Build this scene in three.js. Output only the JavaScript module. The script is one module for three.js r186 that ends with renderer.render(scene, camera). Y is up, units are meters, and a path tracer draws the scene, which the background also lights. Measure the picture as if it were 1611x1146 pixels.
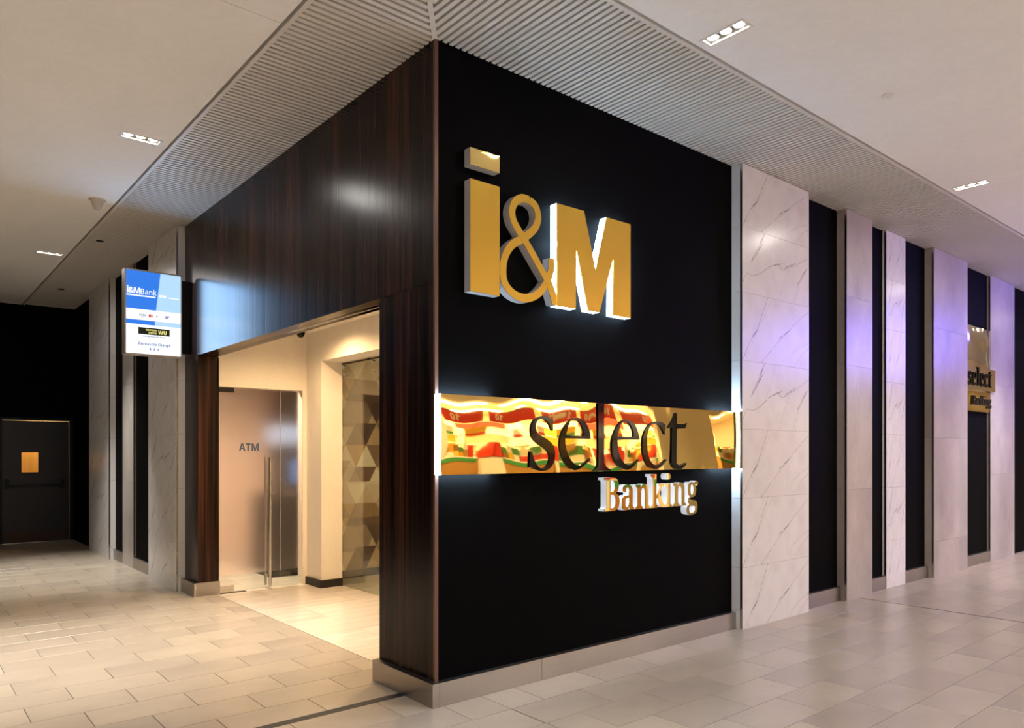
import * as THREE from 'three';
import { FontLoader } from 'three/addons/loaders/FontLoader.js';
import { TextGeometry } from 'three/addons/geometries/TextGeometry.js';
import { mergeGeometries } from 'three/addons/utils/BufferGeometryUtils.js';
import { RectAreaLightUniformsLib } from 'three/addons/lights/RectAreaLightUniformsLib.js';

// ---------------------------------------------------------------- camera, renderer, light
// Corner of the shop front = origin; +x along the front wall, -z along the side wall with the entrance.
const scene = new THREE.Scene();
scene.background = new THREE.Color(0x000000);
const FOC = 1173.9, PY = 712.5, CAM = new THREE.Vector3(-2.498, 1.5, 3.682), YAW = 49.94 * Math.PI / 180;
const FWD = new THREE.Vector3(Math.cos(YAW), 0, -Math.sin(YAW));
const camera = new THREE.PerspectiveCamera(2 * Math.atan(PY / FOC) * 180 / Math.PI, 1611 / (2 * PY), 0.05, 120);
camera.position.copy(CAM);
camera.lookAt(CAM.clone().add(FWD));
camera.setViewOffset(1611, 2 * PY, 0, 0, 1611, 1146);          // shifted lens: upright lines stay upright
const renderer = new THREE.WebGLRenderer({ antialias: true });
renderer.toneMapping = THREE.LinearToneMapping;
renderer.toneMappingExposure = 1.3;
renderer.shadowMap.enabled = true;
RectAreaLightUniformsLib.init();

const DOWN_R = { color: [1, 0.93, 0.89], cd: 12, angle: .8 };     // ceiling downlights along the shop front
const DOWN_L = { color: [1, 0.96, 0.91], cd: 54, angle: .6 };      // those of the side corridor
const WARM = { color: [1, 0.68, 0.36], cd: 7.5 };                  // entrance lobby
const DOWN_S = { color: [1, 0.95, 0.93], cd: 46, angle: 1.05 };   // row before the shops across the mall
const SHOP = { color: [1, 0.93, 0.86], power: 72 };               // shops across the mall
const LED = { color: [0.22, 0.17, 1.0], power: 6.5 };                // violet screen hanging over the mall
const HALO = { color: [0.5, 0.74, 1.0], power: 42 };             // light-emitting edges of the signs

// ---------------------------------------------------------------- helpers
const H = 3.956, TAU = Math.PI * 2;
let seed = 20240;
const rnd = () => { seed = (seed * 1664525 + 1013904223) >>> 0; return seed / 4294967296; };
const rr = (a, b) => a + (b - a) * rnd();
const taken = new Map();
function numbered(name) { const n = taken.get(name) ?? 0; taken.set(name, n + 1); return n ? `${name}_${String(n).padStart(3, '0')}` : name; }
function tag(o, label, category, group, kind) {
  o.userData = { label, category };
  if (group) o.userData.group = group;
  if (kind) o.userData.kind = kind;
  return o;
}
function thing(name, label, category, group, kind) { const g = new THREE.Group(); g.name = numbered(name); scene.add(g); return tag(g, label, category, group, kind); }
function part(name, geo, mat, parent, x = 0, y = 0, z = 0) {
  const m = new THREE.Mesh(geo, mat); m.name = parent === scene ? numbered(name) : name; m.position.set(x, y, z);
  m.castShadow = m.receiveShadow = true; parent.add(m); return m;
}
// box between two corners; uv in metres
const boxCache = new Map();
function boxG(x0, x1, y0, y1, z0, z1, uo = 0, vo = 0) {
  const p = [], n = [], uv = [], ix = [];
  const q = (a, b, c, d, nn, f) => { const k = p.length / 3; for (const v of [a, b, c, d]) { p.push(...v); n.push(...nn); const [u, w] = f(v); uv.push(u + uo, w + vo); } ix.push(k, k + 1, k + 2, k, k + 2, k + 3); };
  const xy = (v) => [v[0], v[1]], zy = (v) => [v[2], v[1]], xz = (v) => [v[0], v[2]];
  q([x0, y0, z1], [x1, y0, z1], [x1, y1, z1], [x0, y1, z1], [0, 0, 1], xy);
  q([x1, y0, z0], [x0, y0, z0], [x0, y1, z0], [x1, y1, z0], [0, 0, -1], xy);
  q([x1, y0, z1], [x1, y0, z0], [x1, y1, z0], [x1, y1, z1], [1, 0, 0], zy);
  q([x0, y0, z0], [x0, y0, z1], [x0, y1, z1], [x0, y1, z0], [-1, 0, 0], zy);
  q([x0, y1, z1], [x1, y1, z1], [x1, y1, z0], [x0, y1, z0], [0, 1, 0], xz);
  q([x0, y0, z0], [x1, y0, z0], [x1, y0, z1], [x0, y0, z1], [0, -1, 0], xz);
  const g = new THREE.BufferGeometry();
  g.setAttribute('position', new THREE.Float32BufferAttribute(p, 3)); g.setAttribute('normal', new THREE.Float32BufferAttribute(n, 3)); g.setAttribute('uv', new THREE.Float32BufferAttribute(uv, 2)); g.setIndex(ix);
  return g;
}
// box with chamfered edges on all sides of size c, centred on x,z, y from 0 to h
function chamferSlab(w, h, d, c, uo = 0, vo = 0) {
  const a = w / 2, b = d / 2, p = [], uv = [], ix = [];
  const ring = (x, y, z) => [[-x, y, z], [x, y, z], [x, y, -z], [-x, y, -z]];
  const R = [ring(a, 0, b), ring(a, h - c, b), ring(a - c, h, b - c)];
  const quad = (P, Q, S, T) => { const k = p.length / 3; for (const v of [P, Q, S, T]) { p.push(...v); uv.push(v[0] + uo + a, v[2] + vo + b); } ix.push(k, k + 1, k + 2, k, k + 2, k + 3); };
  for (let r = 0; r < 2; r++) for (let i = 0; i < 4; i++) { const j = (i + 1) % 4; quad(R[r][i], R[r][j], R[r + 1][j], R[r + 1][i]); }
  quad(...R[2]);
  const g = new THREE.BufferGeometry();
  g.setAttribute('position', new THREE.Float32BufferAttribute(p, 3)); g.setAttribute('uv', new THREE.Float32BufferAttribute(uv, 2)); g.setIndex(ix);
  const f = g.toNonIndexed(); f.computeVertexNormals(); return f;
}
const cylG = (r0, r1, h, n = 24) => new THREE.CylinderGeometry(r0, r1, h, n);

const font = await new FontLoader().loadAsync('fonts/droid/droid_sans_bold.typeface.json');
const serifBold = await new FontLoader().loadAsync('fonts/droid/droid_serif_bold.typeface.json');
const serif = await new FontLoader().loadAsync('fonts/droid/droid_serif_regular.typeface.json');

// ---------------------------------------------------------------- textures
function lattice(w, h, px, py, s) {            // tileable value noise, px by py cells
  const r = []; let k = (s * 0x9e3779b1) >>> 0; for (let i = 0; i < px * py; i++) { k = (k + 0x6d2b79f5) >>> 0; let q = Math.imul(k ^ (k >>> 15), 1 | k); q = (q + Math.imul(q ^ (q >>> 7), 61 | q)) ^ q; r.push(((q ^ (q >>> 14)) >>> 0) / 4294967296); }
  const o = new Float32Array(w * h), sm = (t) => t * t * (3 - 2 * t);
  for (let y = 0; y < h; y++) {
    const fy = y / h * py, y0 = Math.floor(fy), ty = sm(fy - y0), a = (y0 % py) * px, b = ((y0 + 1) % py) * px;
    for (let x = 0; x < w; x++) {
      const fx = x / w * px, x0 = Math.floor(fx), tx = sm(fx - x0), c = x0 % px, d = (x0 + 1) % px;
      o[y * w + x] = (r[a + c] * (1 - tx) + r[a + d] * tx) * (1 - ty) + (r[b + c] * (1 - tx) + r[b + d] * tx) * ty;
    }
  }
  return o;
}
function layers(w, h, list) {                  // [cellsX, cellsY, weight, seed] ... -> about 0..1
  const o = new Float32Array(w * h); let sum = 0;
  for (const [px, py, wt, s] of list) { const l = lattice(w, h, px, py, s); sum += wt; for (let i = 0; i < o.length; i++) o[i] += l[i] * wt; }
  for (let i = 0; i < o.length; i++) o[i] /= sum;
  return o;
}
function texFrom(w, h, f, size, srgb = true) { // f(i, x, y) -> [r, g, b] 0..255; size = metres per repeat
  const d = new Uint8Array(w * h * 4);
  for (let i = 0; i < w * h; i++) { const c = f(i, i % w, (i / w) | 0); for (let k = 0; k < 3; k++) d[i * 4 + k] = Math.max(0, Math.min(255, c[k])); d[i * 4 + 3] = 255; }
  const t = new THREE.DataTexture(d, w, h); t.wrapS = t.wrapT = THREE.RepeatWrapping; t.magFilter = THREE.LinearFilter; t.minFilter = THREE.LinearMipmapLinearFilter; t.generateMipmaps = true;
  if (srgb) t.colorSpace = THREE.SRGBColorSpace;
  t.repeat.set(1 / size[0], 1 / size[1]); t.needsUpdate = true; return t;
}
function canvasTex(w, h, draw) {
  const c = document.createElement('canvas'); c.width = w; c.height = h; draw(c.getContext('2d'), w, h);
  const t = new THREE.CanvasTexture(c); t.colorSpace = THREE.SRGBColorSpace; return t;
}
const grey = (v) => [v, v, v];
const std = (o) => new THREE.MeshStandardMaterial(o), phy = (o) => new THREE.MeshPhysicalMaterial(o);

// stone floor tiles: three tones sharing one cloudy print
const tileNoise = layers(512, 512, [[5, 9, 4, 1], [14, 22, 2, 2], [60, 60, 1, 3], [220, 220, .8, 4]]);
const tileMap = (r, g, b, amp) => texFrom(512, 512, (i) => { const v = 1 + (tileNoise[i] - .5) * amp; return [r * v, g * v, b * v]; }, [2.2, 2.2]);
const tileMats = [[172, 159, 141], [169, 156, 139], [175, 162, 144], [166, 153, 137]].map(([r, g, b]) => std({ map: tileMap(r, g, b, .16), roughness: .3 }));
const lobbyTile = [[226, 214, 196], [220, 207, 189]].map(([r, g, b]) => std({ map: texFrom(256, 512, (i) => { const v = 1; return [r * v, g * v, b * v]; }, [1, 1]), roughness: .16 }));
{ const n = layers(512, 512, [[3, 26, 3, 21], [7, 60, 2, 22], [90, 90, .7, 23]]);
  lobbyTile.forEach((m, k) => { const c = [[228, 217, 200], [221, 208, 190]][k]; m.map = texFrom(512, 512, (i) => { const v = 1 + (n[i] - .55) * .15; return [c[0] * v, c[1] * v, c[2] * v]; }, [1.6, 1.6]); }); }
const groutMat = std({ color: 0x5a4f44, roughness: .9 });
const jointMat = std({ color: 0x1d1b19, roughness: .6 });
// dark brown veneer with upright grain
const woodN = layers(1024, 512, [[70, 2, 3, 31], [190, 3, 2, 32], [420, 6, 1.4, 33], [16, 1, 2.2, 34]]);
const woodMat = phy({ map: texFrom(1024, 512, (i) => { const v = .92 + (woodN[i] - .5) * 2.9; return [43 * v, 25 * v, 19 * v]; }, [1.6, 2.6]), roughness: .29, specularIntensity: .3,
  roughnessMap: texFrom(1024, 512, (i) => grey(212 + (woodN[i] - .5) * 50), [1.6, 2.6], false), bumpMap: texFrom(1024, 512, (i) => grey(woodN[i] * 255), [1.6, 2.6], false), bumpScale: .0006 });
const trimBrown = std({ color: 0x75564a, roughness: .35, metalness: .3 });
const fabN = layers(512, 512, [[256, 256, 1, 41], [128, 170, 1, 42], [7, 7, .6, 43]]);
const blackWall = phy({ specularIntensity: .09, map: texFrom(512, 512, (i) => { const v = 7 + (fabN[i] - .5) * 8; return [v * 1.06, v, v]; }, [.5, .5]), roughness: .7, bumpMap: texFrom(512, 512, (i) => grey(fabN[i] * 255), [.5, .5], false), bumpScale: .0008 });
const plasterN = layers(512, 512, [[5, 5, 1, 51], [40, 40, 1, 52], [200, 200, 1.4, 53]]);
const plaster = std({ map: texFrom(512, 512, (i) => grey(242 + (plasterN[i] - .5) * 10), [2, 2]), roughness: .95 });
const cream = std({ map: texFrom(256, 256, (i) => { const v = 1 + (plasterN[i] - .5) * .05; return [234 * v, 224 * v, 208 * v]; }, [2, 2]), roughness: .8 });
const slatMat = std({ color: 0xd6d2cc, roughness: .5 });
const plenum = std({ color: 0x0d0d0d, roughness: 1 });
const steelN = layers(512, 256, [[4, 3, 2, 61], [6, 200, 1.5, 62], [11, 9, 1, 63]]);
const steel = std({ color: 0xb6b1ac, metalness: 1, roughness: .36, roughnessMap: texFrom(512, 256, (i) => grey(204 + steelN[i] * 46), [1.3, .6], false), map: texFrom(512, 256, (i) => grey(232 + steelN[i] * 22), [1.3, .6]) });
const steelPolish = std({ color: 0xd8d4cf, metalness: 1, roughness: .22 });
const blackMetal = std({ color: 0x131313, metalness: .6, roughness: .4 });
const goldMirror = std({ color: new THREE.Color().setRGB(.98, .75, .26), metalness: 1, roughness: .025 });
const goldFace = std({ color: new THREE.Color().setRGB(.93, .6, .1), metalness: 1, roughness: .1 });
const acrylicOff = phy({ color: 0xc9c9cc, roughness: .4 });
const acrylicOn = std({ color: 0xf4f6fa, roughness: .4, emissive: new THREE.Color().setRGB(...HALO.color), emissiveIntensity: 16 });
const edgeLed = std({ color: 0xf4f6fa, roughness: .4, emissive: new THREE.Color().setRGB(...HALO.color), emissiveIntensity: HALO.power });
const acrylicDim = std({ color: 0xe9ebf0, roughness: .4, emissive: new THREE.Color().setRGB(.8, .88, 1), emissiveIntensity: .35 });
const glossBlack = phy({ color: 0x070606, roughness: .06, specularIntensity: .7 });
const clearGlass = phy({ color: 0xf2f6f4, transmission: 1, thickness: 0, roughness: .02, ior: 1.5 });
const frostGlass = phy({ color: 0xfdf6f0, transmission: 1, thickness: .01, roughness: .3, ior: 1.45 });
const lampGlow = std({ color: 0xffffff, emissive: new THREE.Color().setRGB(1, .95, .88), emissiveIntensity: 22 });
const whiteMetal = std({ color: 0xe8e5e0, roughness: .5 });

// white veined marble print, one slab per repeat
function marble(w, h, variant, base) {
  return canvasTex(w, h, (c) => {
    c.fillStyle = `rgb(${base})`; c.fillRect(0, 0, w, h);
    seed = 900 + variant * 77;
    for (let i = 0; i < 120; i++) { const x = rr(0, w), y = rr(0, h), r = rr(20, 110); const g = c.createRadialGradient(x, y, 0, x, y, r); const k = rnd() < .5 ? '255,253,250' : '196,190,186'; g.addColorStop(0, `rgba(${k},.10)`); g.addColorStop(1, `rgba(${k},0)`); c.fillStyle = g; c.fillRect(x - r, y - r, 2 * r, 2 * r); }
    const vein = (pts, wd, al) => {
      let [x, y] = pts[0];
      for (let s = 1; s < pts.length; s++) {
        const [ex, ey] = pts[s], n = 14, sx = x, sy = y;
        for (let k = 1; k <= n; k++) {
          const t = k / n, nx = sx + (ex - sx) * t + rr(-3, 3), ny = sy + (ey - sy) * t + rr(-3, 3);
          c.strokeStyle = `rgba(118,112,112,${Math.min(1, al * rr(.55, 1.25))})`; c.lineWidth = wd * rr(.9, 2.4); c.beginPath(); c.moveTo(x, y); c.lineTo(nx, ny); c.stroke(); x = nx; y = ny;
        }
      }
    };
    const smudge = (x, y, dx, dy, wd) => { for (let k = 0; k < 26; k++) { const t = rnd(), o = rr(-.5, .5) * wd * Math.sin(t * Math.PI); c.strokeStyle = 'rgba(128,122,122,.27)'; c.lineWidth = rr(3, 8); c.beginPath(); c.moveTo(x + dx * t + o, y + dy * t - o * .4); c.lineTo(x + dx * (t + .2) + o, y + dy * (t + .2) - o * .4); c.stroke(); } };
    const X = (a) => a * w, Y = (a) => a * h;
    if (variant === 0) {
      vein([[X(0), Y(1)], [X(.1), Y(.72)], [X(.2), Y(.52)], [X(.3), Y(.2)], [X(.36), Y(0)]], 3.4, .5); vein([[X(.04), Y(1)], [X(.19), Y(.56)], [X(.42), Y(.02)]], 2, .3); smudge(X(.12), Y(.66), X(.09), -Y(.14), 26);
      vein([[X(.26), Y(1)], [X(.5), Y(.66)], [X(.64), Y(.5)], [X(.78), Y(.3)], [X(1), Y(.06)]], 3, .4); smudge(X(.52), Y(.6), X(.16), -Y(.16), 40); vein([[X(.62), Y(1)], [X(.68), Y(.5)]], 1.6, .22);
      vein([[X(.7), Y(.82)], [X(.86), Y(.66)], [X(1), Y(.58)]], 2.2, .34); vein([[X(.76), Y(1)], [X(.9), Y(.76)], [X(1), Y(.66)]], 2.4, .4);
    } else {
      smudge(X(.12), Y(.5), X(.18), -Y(.46), 50); smudge(X(.1), Y(.56), X(.16), -Y(.34), 34); vein([[X(0), Y(.86)], [X(.06), Y(.7)], [X(.13), Y(.72)], [X(.22), Y(.68)], [X(.4), Y(.5)]], 3, .5); vein([[X(.3), Y(.6)], [X(.4), Y(.3)], [X(.48), Y(0)]], 2, .34);
      vein([[X(.36), Y(.52)], [X(.5), Y(.42)], [X(.58), Y(.5)], [X(.78), Y(.36)], [X(1), Y(.16)]], 3.2, .45); smudge(X(.42), Y(.48), X(.14), -Y(.08), 30); smudge(X(.6), Y(.46), X(.16), -Y(.12), 30);
      vein([[X(.52), Y(1)], [X(.6), Y(.7)], [X(.68), Y(.46)]], 2, .34); vein([[X(.74), Y(1)], [X(.84), Y(.66)], [X(1), Y(.3)]], 2.4, .3); smudge(X(.8), Y(.7), X(.14), -Y(.3), 40);
    }
  });
}
const marbleMats = [0, 1].map((v) => { const t = marble(1024, 544, v, '236,235,235'); return std({ map: t, roughness: .24 }); });
const stoneN = layers(512, 512, [[4, 3, 3, 71], [12, 9, 2, 72], [50, 40, 1, 73], [200, 200, .9, 74]]);
const stoneTex = (c, a) => texFrom(512, 512, (i) => { const v = 1 + (stoneN[i] - .5) * a; return [c[0] * v, c[1] * v, c[2] * v]; }, [1.9, 2.6]);
const stoneLight = std({ map: stoneTex([178, 170, 163], .3), roughness: .29 });

// ---------------------------------------------------------------- ceiling and soffit
function ceilingPanel(name, label, x0, x1, z0, z1, holes) {
  const s = new THREE.Shape(); s.moveTo(x0, -z0); s.lineTo(x1, -z0); s.lineTo(x1, -z1); s.lineTo(x0, -z1); s.closePath();
  for (const [a, b, c, d] of holes) if (a > x0 && b < x1 && c > z0 && d < z1) { const p = new THREE.Path(); p.moveTo(a, -c); p.lineTo(b, -c); p.lineTo(b, -d); p.lineTo(a, -d); p.closePath(); s.holes.push(p); }
  const g = new THREE.ExtrudeGeometry(s, { depth: .16, bevelEnabled: false }); g.rotateX(-Math.PI / 2); g.translate(0, H, 0);
  tag(part(name, g, plaster, scene), label, 'ceiling', undefined, 'structure');
}
// fittings: [x, z, long axis]; hole 0.30 by 0.11
const LAMPS = [[1.27, 1.145, 'z'], [5.14, 1.15, 'z'], [9.0, 1.15, 'z'], [12.9, 1.15, 'z'], [-.965, -2.645, 'x'], [-.945, -7.0, 'x'],
  [-.965, 1.72, 'x'], [-2.6, 5.9, 'z'], [1.27, 5.9, 'z'], [5.14, 5.9, 'z'], [9.0, 5.9, 'z'], [-3.4, -2.645, 'x'], [-3.4, 1.72, 'x']];
const HOLES = LAMPS.map(([x, z, a]) => { const u = a === 'x' ? .14 : .05, v = a === 'x' ? .05 : .14; return [x - u, x + u, z - v, z + v]; });
const SX = -.742, SZ = .935, GAP = .02, X1 = 20, ZS = 7.5, XW = -5, ZN = -11.03;
ceilingPanel('ceiling', 'white plaster ceiling over the mall in front of the lettered wall', SX - GAP, 5.308, SZ + GAP, ZS, HOLES);
ceilingPanel('ceiling', 'white plaster ceiling beyond the fine seam by the farther downlight', 5.313, X1, SZ + GAP, ZS, HOLES);
ceilingPanel('ceiling', 'white plaster ceiling of the side corridor with the cone shaped detector', XW, SX - GAP, ZN, -.434, HOLES);
ceilingPanel('ceiling', 'white plaster ceiling strip between the seam and the soffit corner', XW, SX - GAP - .0001, -.43, ZS, HOLES);

function soffit(side) {
  const right = side === 'right';
  const g = thing('ceiling_soffit', right ? 'slatted metal soffit running along the lettered black wall' : 'slatted metal soffit running along the dark wood entrance wall', 'soffit', undefined, 'structure');
  const pitch = right ? .0465 : .0512, w = pitch * .6, t = .03, unit = new THREE.BoxGeometry(1, 1, 1), far = [];
  const n0 = right ? Math.ceil(SX / pitch) : Math.ceil(-SZ / pitch), n1 = right ? 340 : 214;
  for (let n = n0; n < n1; n++) {
    const c = (n + .5) * pitch;                                   // right: x of the slat; left: -z of the slat
    let a, b;                                                     // extent across the soffit
    if (right) { a = c < 0 ? -c * SZ / -SX + .02 : 0; b = SZ - .03; } else { const z = -c; a = SX + .03; b = z > 0 ? -z * -SX / SZ - .016 : 0; }
    if (b - a < .03) continue;
    const px = right ? c : (a + b) / 2, pz = right ? (a + b) / 2 : -c, sx = right ? w : b - a, sz = right ? b - a : w;
    if (right ? c > 8.2 : c > 6.2) { const q = unit.clone(); q.scale(sx, t, sz); q.translate(px, H + t / 2, pz); far.push(q); continue; }
    const m = part('slat', unit, slatMat, g, px, H + t / 2, pz); m.scale.set(sx, t, sz);
  }
  const f = part('slat_run', mergeGeometries(far), slatMat, g); f.userData.kind = 'stuff';
  if (right) {
    part('edge_trim', boxG(SX, 16, H - .002, H + .05, SZ - .028, SZ), slatMat, g);
    const m = part('mitre_bar', boxG(0, Math.hypot(SX, SZ) - .02, H - .003, H + .04, -.015, .015), slatMat, g); m.rotation.y = Math.atan2(-SZ, SX);
    part('backing_board', boxG(SX - .06, X1, H + .1, H + .12, -.3, SZ + .06), plenum, g);
  } else {
    part('edge_trim', boxG(SX, SX + .028, H - .002, H + .05, ZN, SZ - .03), slatMat, g);
    part('backing_board', boxG(SX - .06, .3, H + .1, H + .12, ZN, SZ), plenum, g);
  }
}
soffit('right'); soffit('left');

function downlight(i, label) {
  const [x, z, ax] = LAMPS[i], L = i === 6 ? { ...DOWN_L, cd: 26 } : i > 10 ? { ...DOWN_L, cd: 60, angle: .65 } : i === 4 || i === 5 ? DOWN_L : i > 6 ? DOWN_S : i === 2 || i === 3 ? { ...DOWN_R, cd: 34 } : DOWN_R;
  const g = thing('ceiling_light', label, 'ceiling light', 'three-lamp recessed downlights');
  g.position.set(x, H, z); if (ax === 'x') g.rotation.y = Math.PI / 2;
  const bar = (a, b, c, d) => boxG(a, b, -.004, .07, c, d);
  part('frame', mergeGeometries([bar(-.056, -.042, -.148, .148), bar(.042, .056, -.148, .148), bar(-.042, .042, -.148, -.132), bar(-.042, .042, .132, .148)]), whiteMetal, g);
  part('housing', boxG(-.05, .05, .034, .05, -.14, .14), blackMetal, g);
  const cup = new THREE.LatheGeometry([[.031, .033], [.033, .012], [.036, .01], [.037, .016], [.035, .033]].map(([a, b]) => new THREE.Vector2(a, b)), 24);
  for (const k of [-.088, 0, .088]) { const c = part('lamp', cup, whiteMetal, g, 0, 0, k); part('lens', cylG(.031, .031, .008), lampGlow, c, 0, .02, 0); }
  const s = new THREE.SpotLight(new THREE.Color().setRGB(...L.color), L.cd, 0, L.angle, 1, 2);
  s.position.set(x, H - .012, z); s.target.position.set(x, 0, z); s.castShadow = true; s.shadow.radius = 2.5; s.name = 'downlight_beam'; scene.add(s, s.target);
  if (i < 6) { const w = new THREE.SpotLight(new THREE.Color().setRGB(...L.color), 1.6, 0, 1.5, .3, 2); w.position.copy(s.position); w.target = s.target; w.castShadow = true; w.shadow.radius = 3; w.name = 'downlight_spill'; scene.add(w); }   // the lamps' wide spill
}
['recessed downlight with three round lamps above the gold ampersand lettering', 'recessed downlight with three lamps beside the fine ceiling seam over the marble pillars', 'recessed three-lamp downlight beyond the small gold sign', 'farthest recessed three-lamp downlight along the pillared wall',
  'recessed downlight with three lamps over the entrance, near the slatted soffit', 'recessed downlight with three lamps toward the dark end of the side corridor', 'recessed three-lamp downlight behind the viewer in the side corridor', 'recessed three-lamp downlight in the far ceiling row behind the viewer', 'recessed three-lamp downlight before the shop, seen only as reflected light', 'recessed three-lamp downlight over the mall before the red banners', 'recessed three-lamp downlight over the mall beside the violet screen', 'recessed three-lamp downlight of the outer corridor row across from the entrance', 'recessed three-lamp downlight of the outer corridor row beside the viewer'].forEach((l, i) => downlight(i, l));

// ---------------------------------------------------------------- floor
const inFrame = (x, z) => { const d = new THREE.Vector3(x - CAM.x, -1.5, z - CAM.z), f = d.dot(FWD); if (f < .4) return 0; const r = d.x * Math.sin(YAW) + d.z * Math.cos(YAW), u = 805.5 + FOC * r / f, v = PY + FOC * 1.5 / f; return u > -120 && u < 1731 && v < 1240 ? 1 / f : 0; };
const tileGeos = new Map();
function tileGeo(w, d, k) { const key = `${w.toFixed(3)}_${d.toFixed(3)}_${k}`; if (!tileGeos.has(key)) tileGeos.set(key, chamferSlab(w, .012, d, .0012, k * .731, k * .417)); return tileGeos.get(key); }
function tileField(floor, list, mats, most) {            // list of [x0, x1, z0, z1]
  const j = .0018, all = list.filter(([a, b, c, d]) => b - a > .02 && d - c > .02).map(([a, b, c, d]) => ({ a: a + j, b: b - j, c: c + j, d: d - j, s: inFrame((a + b) / 2, (c + d) / 2) }));
  all.sort((p, q) => q.s - p.s);
  const rest = mats.map(() => []);
  all.forEach((t, n) => {
    const k = Math.floor(rnd() * 6), m = Math.floor(rnd() * mats.length), x = (t.a + t.b) / 2, z = (t.c + t.d) / 2, g = tileGeo(t.b - t.a, t.d - t.c, k);
    if (n < most && t.s > 0) part('tile', g, mats[m], floor, x, -.012, z);
    else rest[m].push(g.clone().translate(x, -.012, z));
  });
  rest.forEach((r, k) => { if (r.length) { const q = part('tile_run', mergeGeometries(r), mats[k], floor); q.userData.kind = 'stuff'; } });
}
function bond(x0, x1, z0, z1, rows, joints, L) {         // rows: sorted z lines; joints(row) -> x of one cross joint
  const out = [];
  for (let r = 0; r + 1 < rows.length; r++) {
    const c = Math.max(z0, rows[r]), d = Math.min(z1, rows[r + 1]); if (d - c < .02) continue;
    let a = joints(r); a -= Math.ceil((a - x0) / L) * L;
    for (; a < x1; a += L) { const p = Math.max(a, x0), q = Math.min(a + L, x1); if (q - p > .02) out.push([p, q, c, d]); }
  }
  return out;
}
seed = 77;
const floorR = thing('floor', 'beige stone tiles laid in running bond before the lettered wall', 'floor', undefined, 'structure');
part('mortar_bed', boxG(XW, X1, -.12, -.0035, -.27, ZS), groutMat, floorR);
const rowsR = []; for (let k = -1; k < 27; k++) rowsR.push(k < 0 ? -.268 : .045 + k * .2965);
{ const odd = (r) => r % 2 ? .573 : .31, oddL = (r) => r % 2 ? .027 : -.24;
  tileField(floorR, [...bond(.31, 5.188, -.02, ZS, rowsR, odd, .5525), ...bond(5.212, 14, -.02, ZS, rowsR, odd, .5525), ...bond(XW, .31, -.268, ZS, rowsR, oddL, .545)], tileMats, 300); }
part('movement_joint', boxG(5.186, 5.214, -.01, -.003, 0, ZS), jointMat, floorR);
const floorL = thing('floor', 'beige stone tiles of the side corridor leading to the dark fire door', 'floor', undefined, 'structure');
part('mortar_bed', boxG(XW, .187, -.12, -.0035, ZN - .1, -.27), groutMat, floorL);
const rowsL = [-.334]; for (let k = 0; k < 36; k++) rowsL.push(-.6 - k * .302); rowsL.reverse();
tileField(floorL, bond(XW, .185, ZN, -.334, rowsL, (r) => (rowsL.length - r) % 2 ? -.24 : .0185, .545), tileMats, 300);
part('movement_joint', boxG(XW, 0, -.011, -.001, -.332, -.27), jointMat, floorL);
const floorE = thing('floor', 'pale polished stone floor inside the brightly lit entrance lobby', 'floor', undefined, 'structure');
part('mortar_bed', boxG(.187, 5, -.12, -.0025, -7, -.05), groutMat, floorE);
const rowsE = []; for (let k = -3; k < 13; k++) rowsE.push(-1.46 - k * .555); rowsE.reverse();
tileField(floorE, bond(.188, 5, -6.9, -.1, rowsE, (r) => (r % 2) * .6, 1.2), lobbyTile, 300);

// ---------------------------------------------------------------- front wall, side wall, baseboards
const T = .2;
const wallF = thing('wall_front', 'black textured wall carrying the gold lettering and the marble pillars', 'wall', undefined, 'structure');
part('wall_panel', boxG(.022, 3.05, 0, H + .1, -.19, 0), blackWall, wallF);
part('wall_panel', boxG(3.054, X1, 0, H + .1, -.19, 0), blackWall, wallF);
const wallL = thing('wall_left', 'dark brown veneered wall framing the entrance opening', 'wall', undefined, 'structure');
const HB = 2.516, ZJ = -.646, ZF = -4.372, ZE = -4.85;
part('veneer_panel', boxG(0, T, HB, H + .1, ZE, -.012), woodMat, wallL);
part('veneer_panel', boxG(0, T, 0, HB - .003, ZJ, -.012, .7), woodMat, wallL);
part('veneer_panel', boxG(0, T + .015, 0, HB - .003, ZE, ZF, .3), woodMat, wallL);
part('edge_trim', boxG(-.003, .02, .02, H, -.012, .006), trimBrown, wallL);
const wallLB = thing('wall_left', 'black recessed wall between the marble pillars of the side corridor', 'wall', undefined, 'structure');
part('wall_panel', boxG(.0, T, 0, H + .1, ZN, ZE - .001), blackWall, wallLB);

const hs = .141, sk = .046;
function skirt(name, label, g) { tag(part(name, g, steel, scene), label, 'baseboard', undefined, 'structure'); }
const front = (x0, x1, c) => boxG(x0, x1, 0, hs, 0.0005, c);
skirt('baseboard_front', 'brushed steel baseboard under the black wall by the corner', boxG(.0005, .816, 0, hs, .0005, sk));
skirt('baseboard_front', 'brushed steel baseboard under the word Banking up to the marble pillar', boxG(.819, 3.05, 0, hs, .0005, sk));
skirt('baseboard_front', 'brushed steel baseboard between the wide marble pillar and the narrow stone pillar', front(4.162, 4.905, .042));
skirt('baseboard_front', 'brushed steel baseboard before the narrow marble pillar', front(5.475, 5.945, .042));
skirt('baseboard_front', 'brushed steel baseboard behind the narrow marble pillar', front(6.445, 7.085, .042));
skirt('baseboard_front', 'brushed steel baseboard below the small mirrored sign', front(8.175, 9.2, .042));
skirt('baseboard_left', 'brushed steel baseboard wrapping the wooden corner beside the entrance', mergeGeometries([boxG(-sk, -.0005, 0, hs, ZJ - .012, sk), boxG(-.0005, T + .01, 0, hs, ZJ - .012, ZJ - .0005)]));
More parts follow.
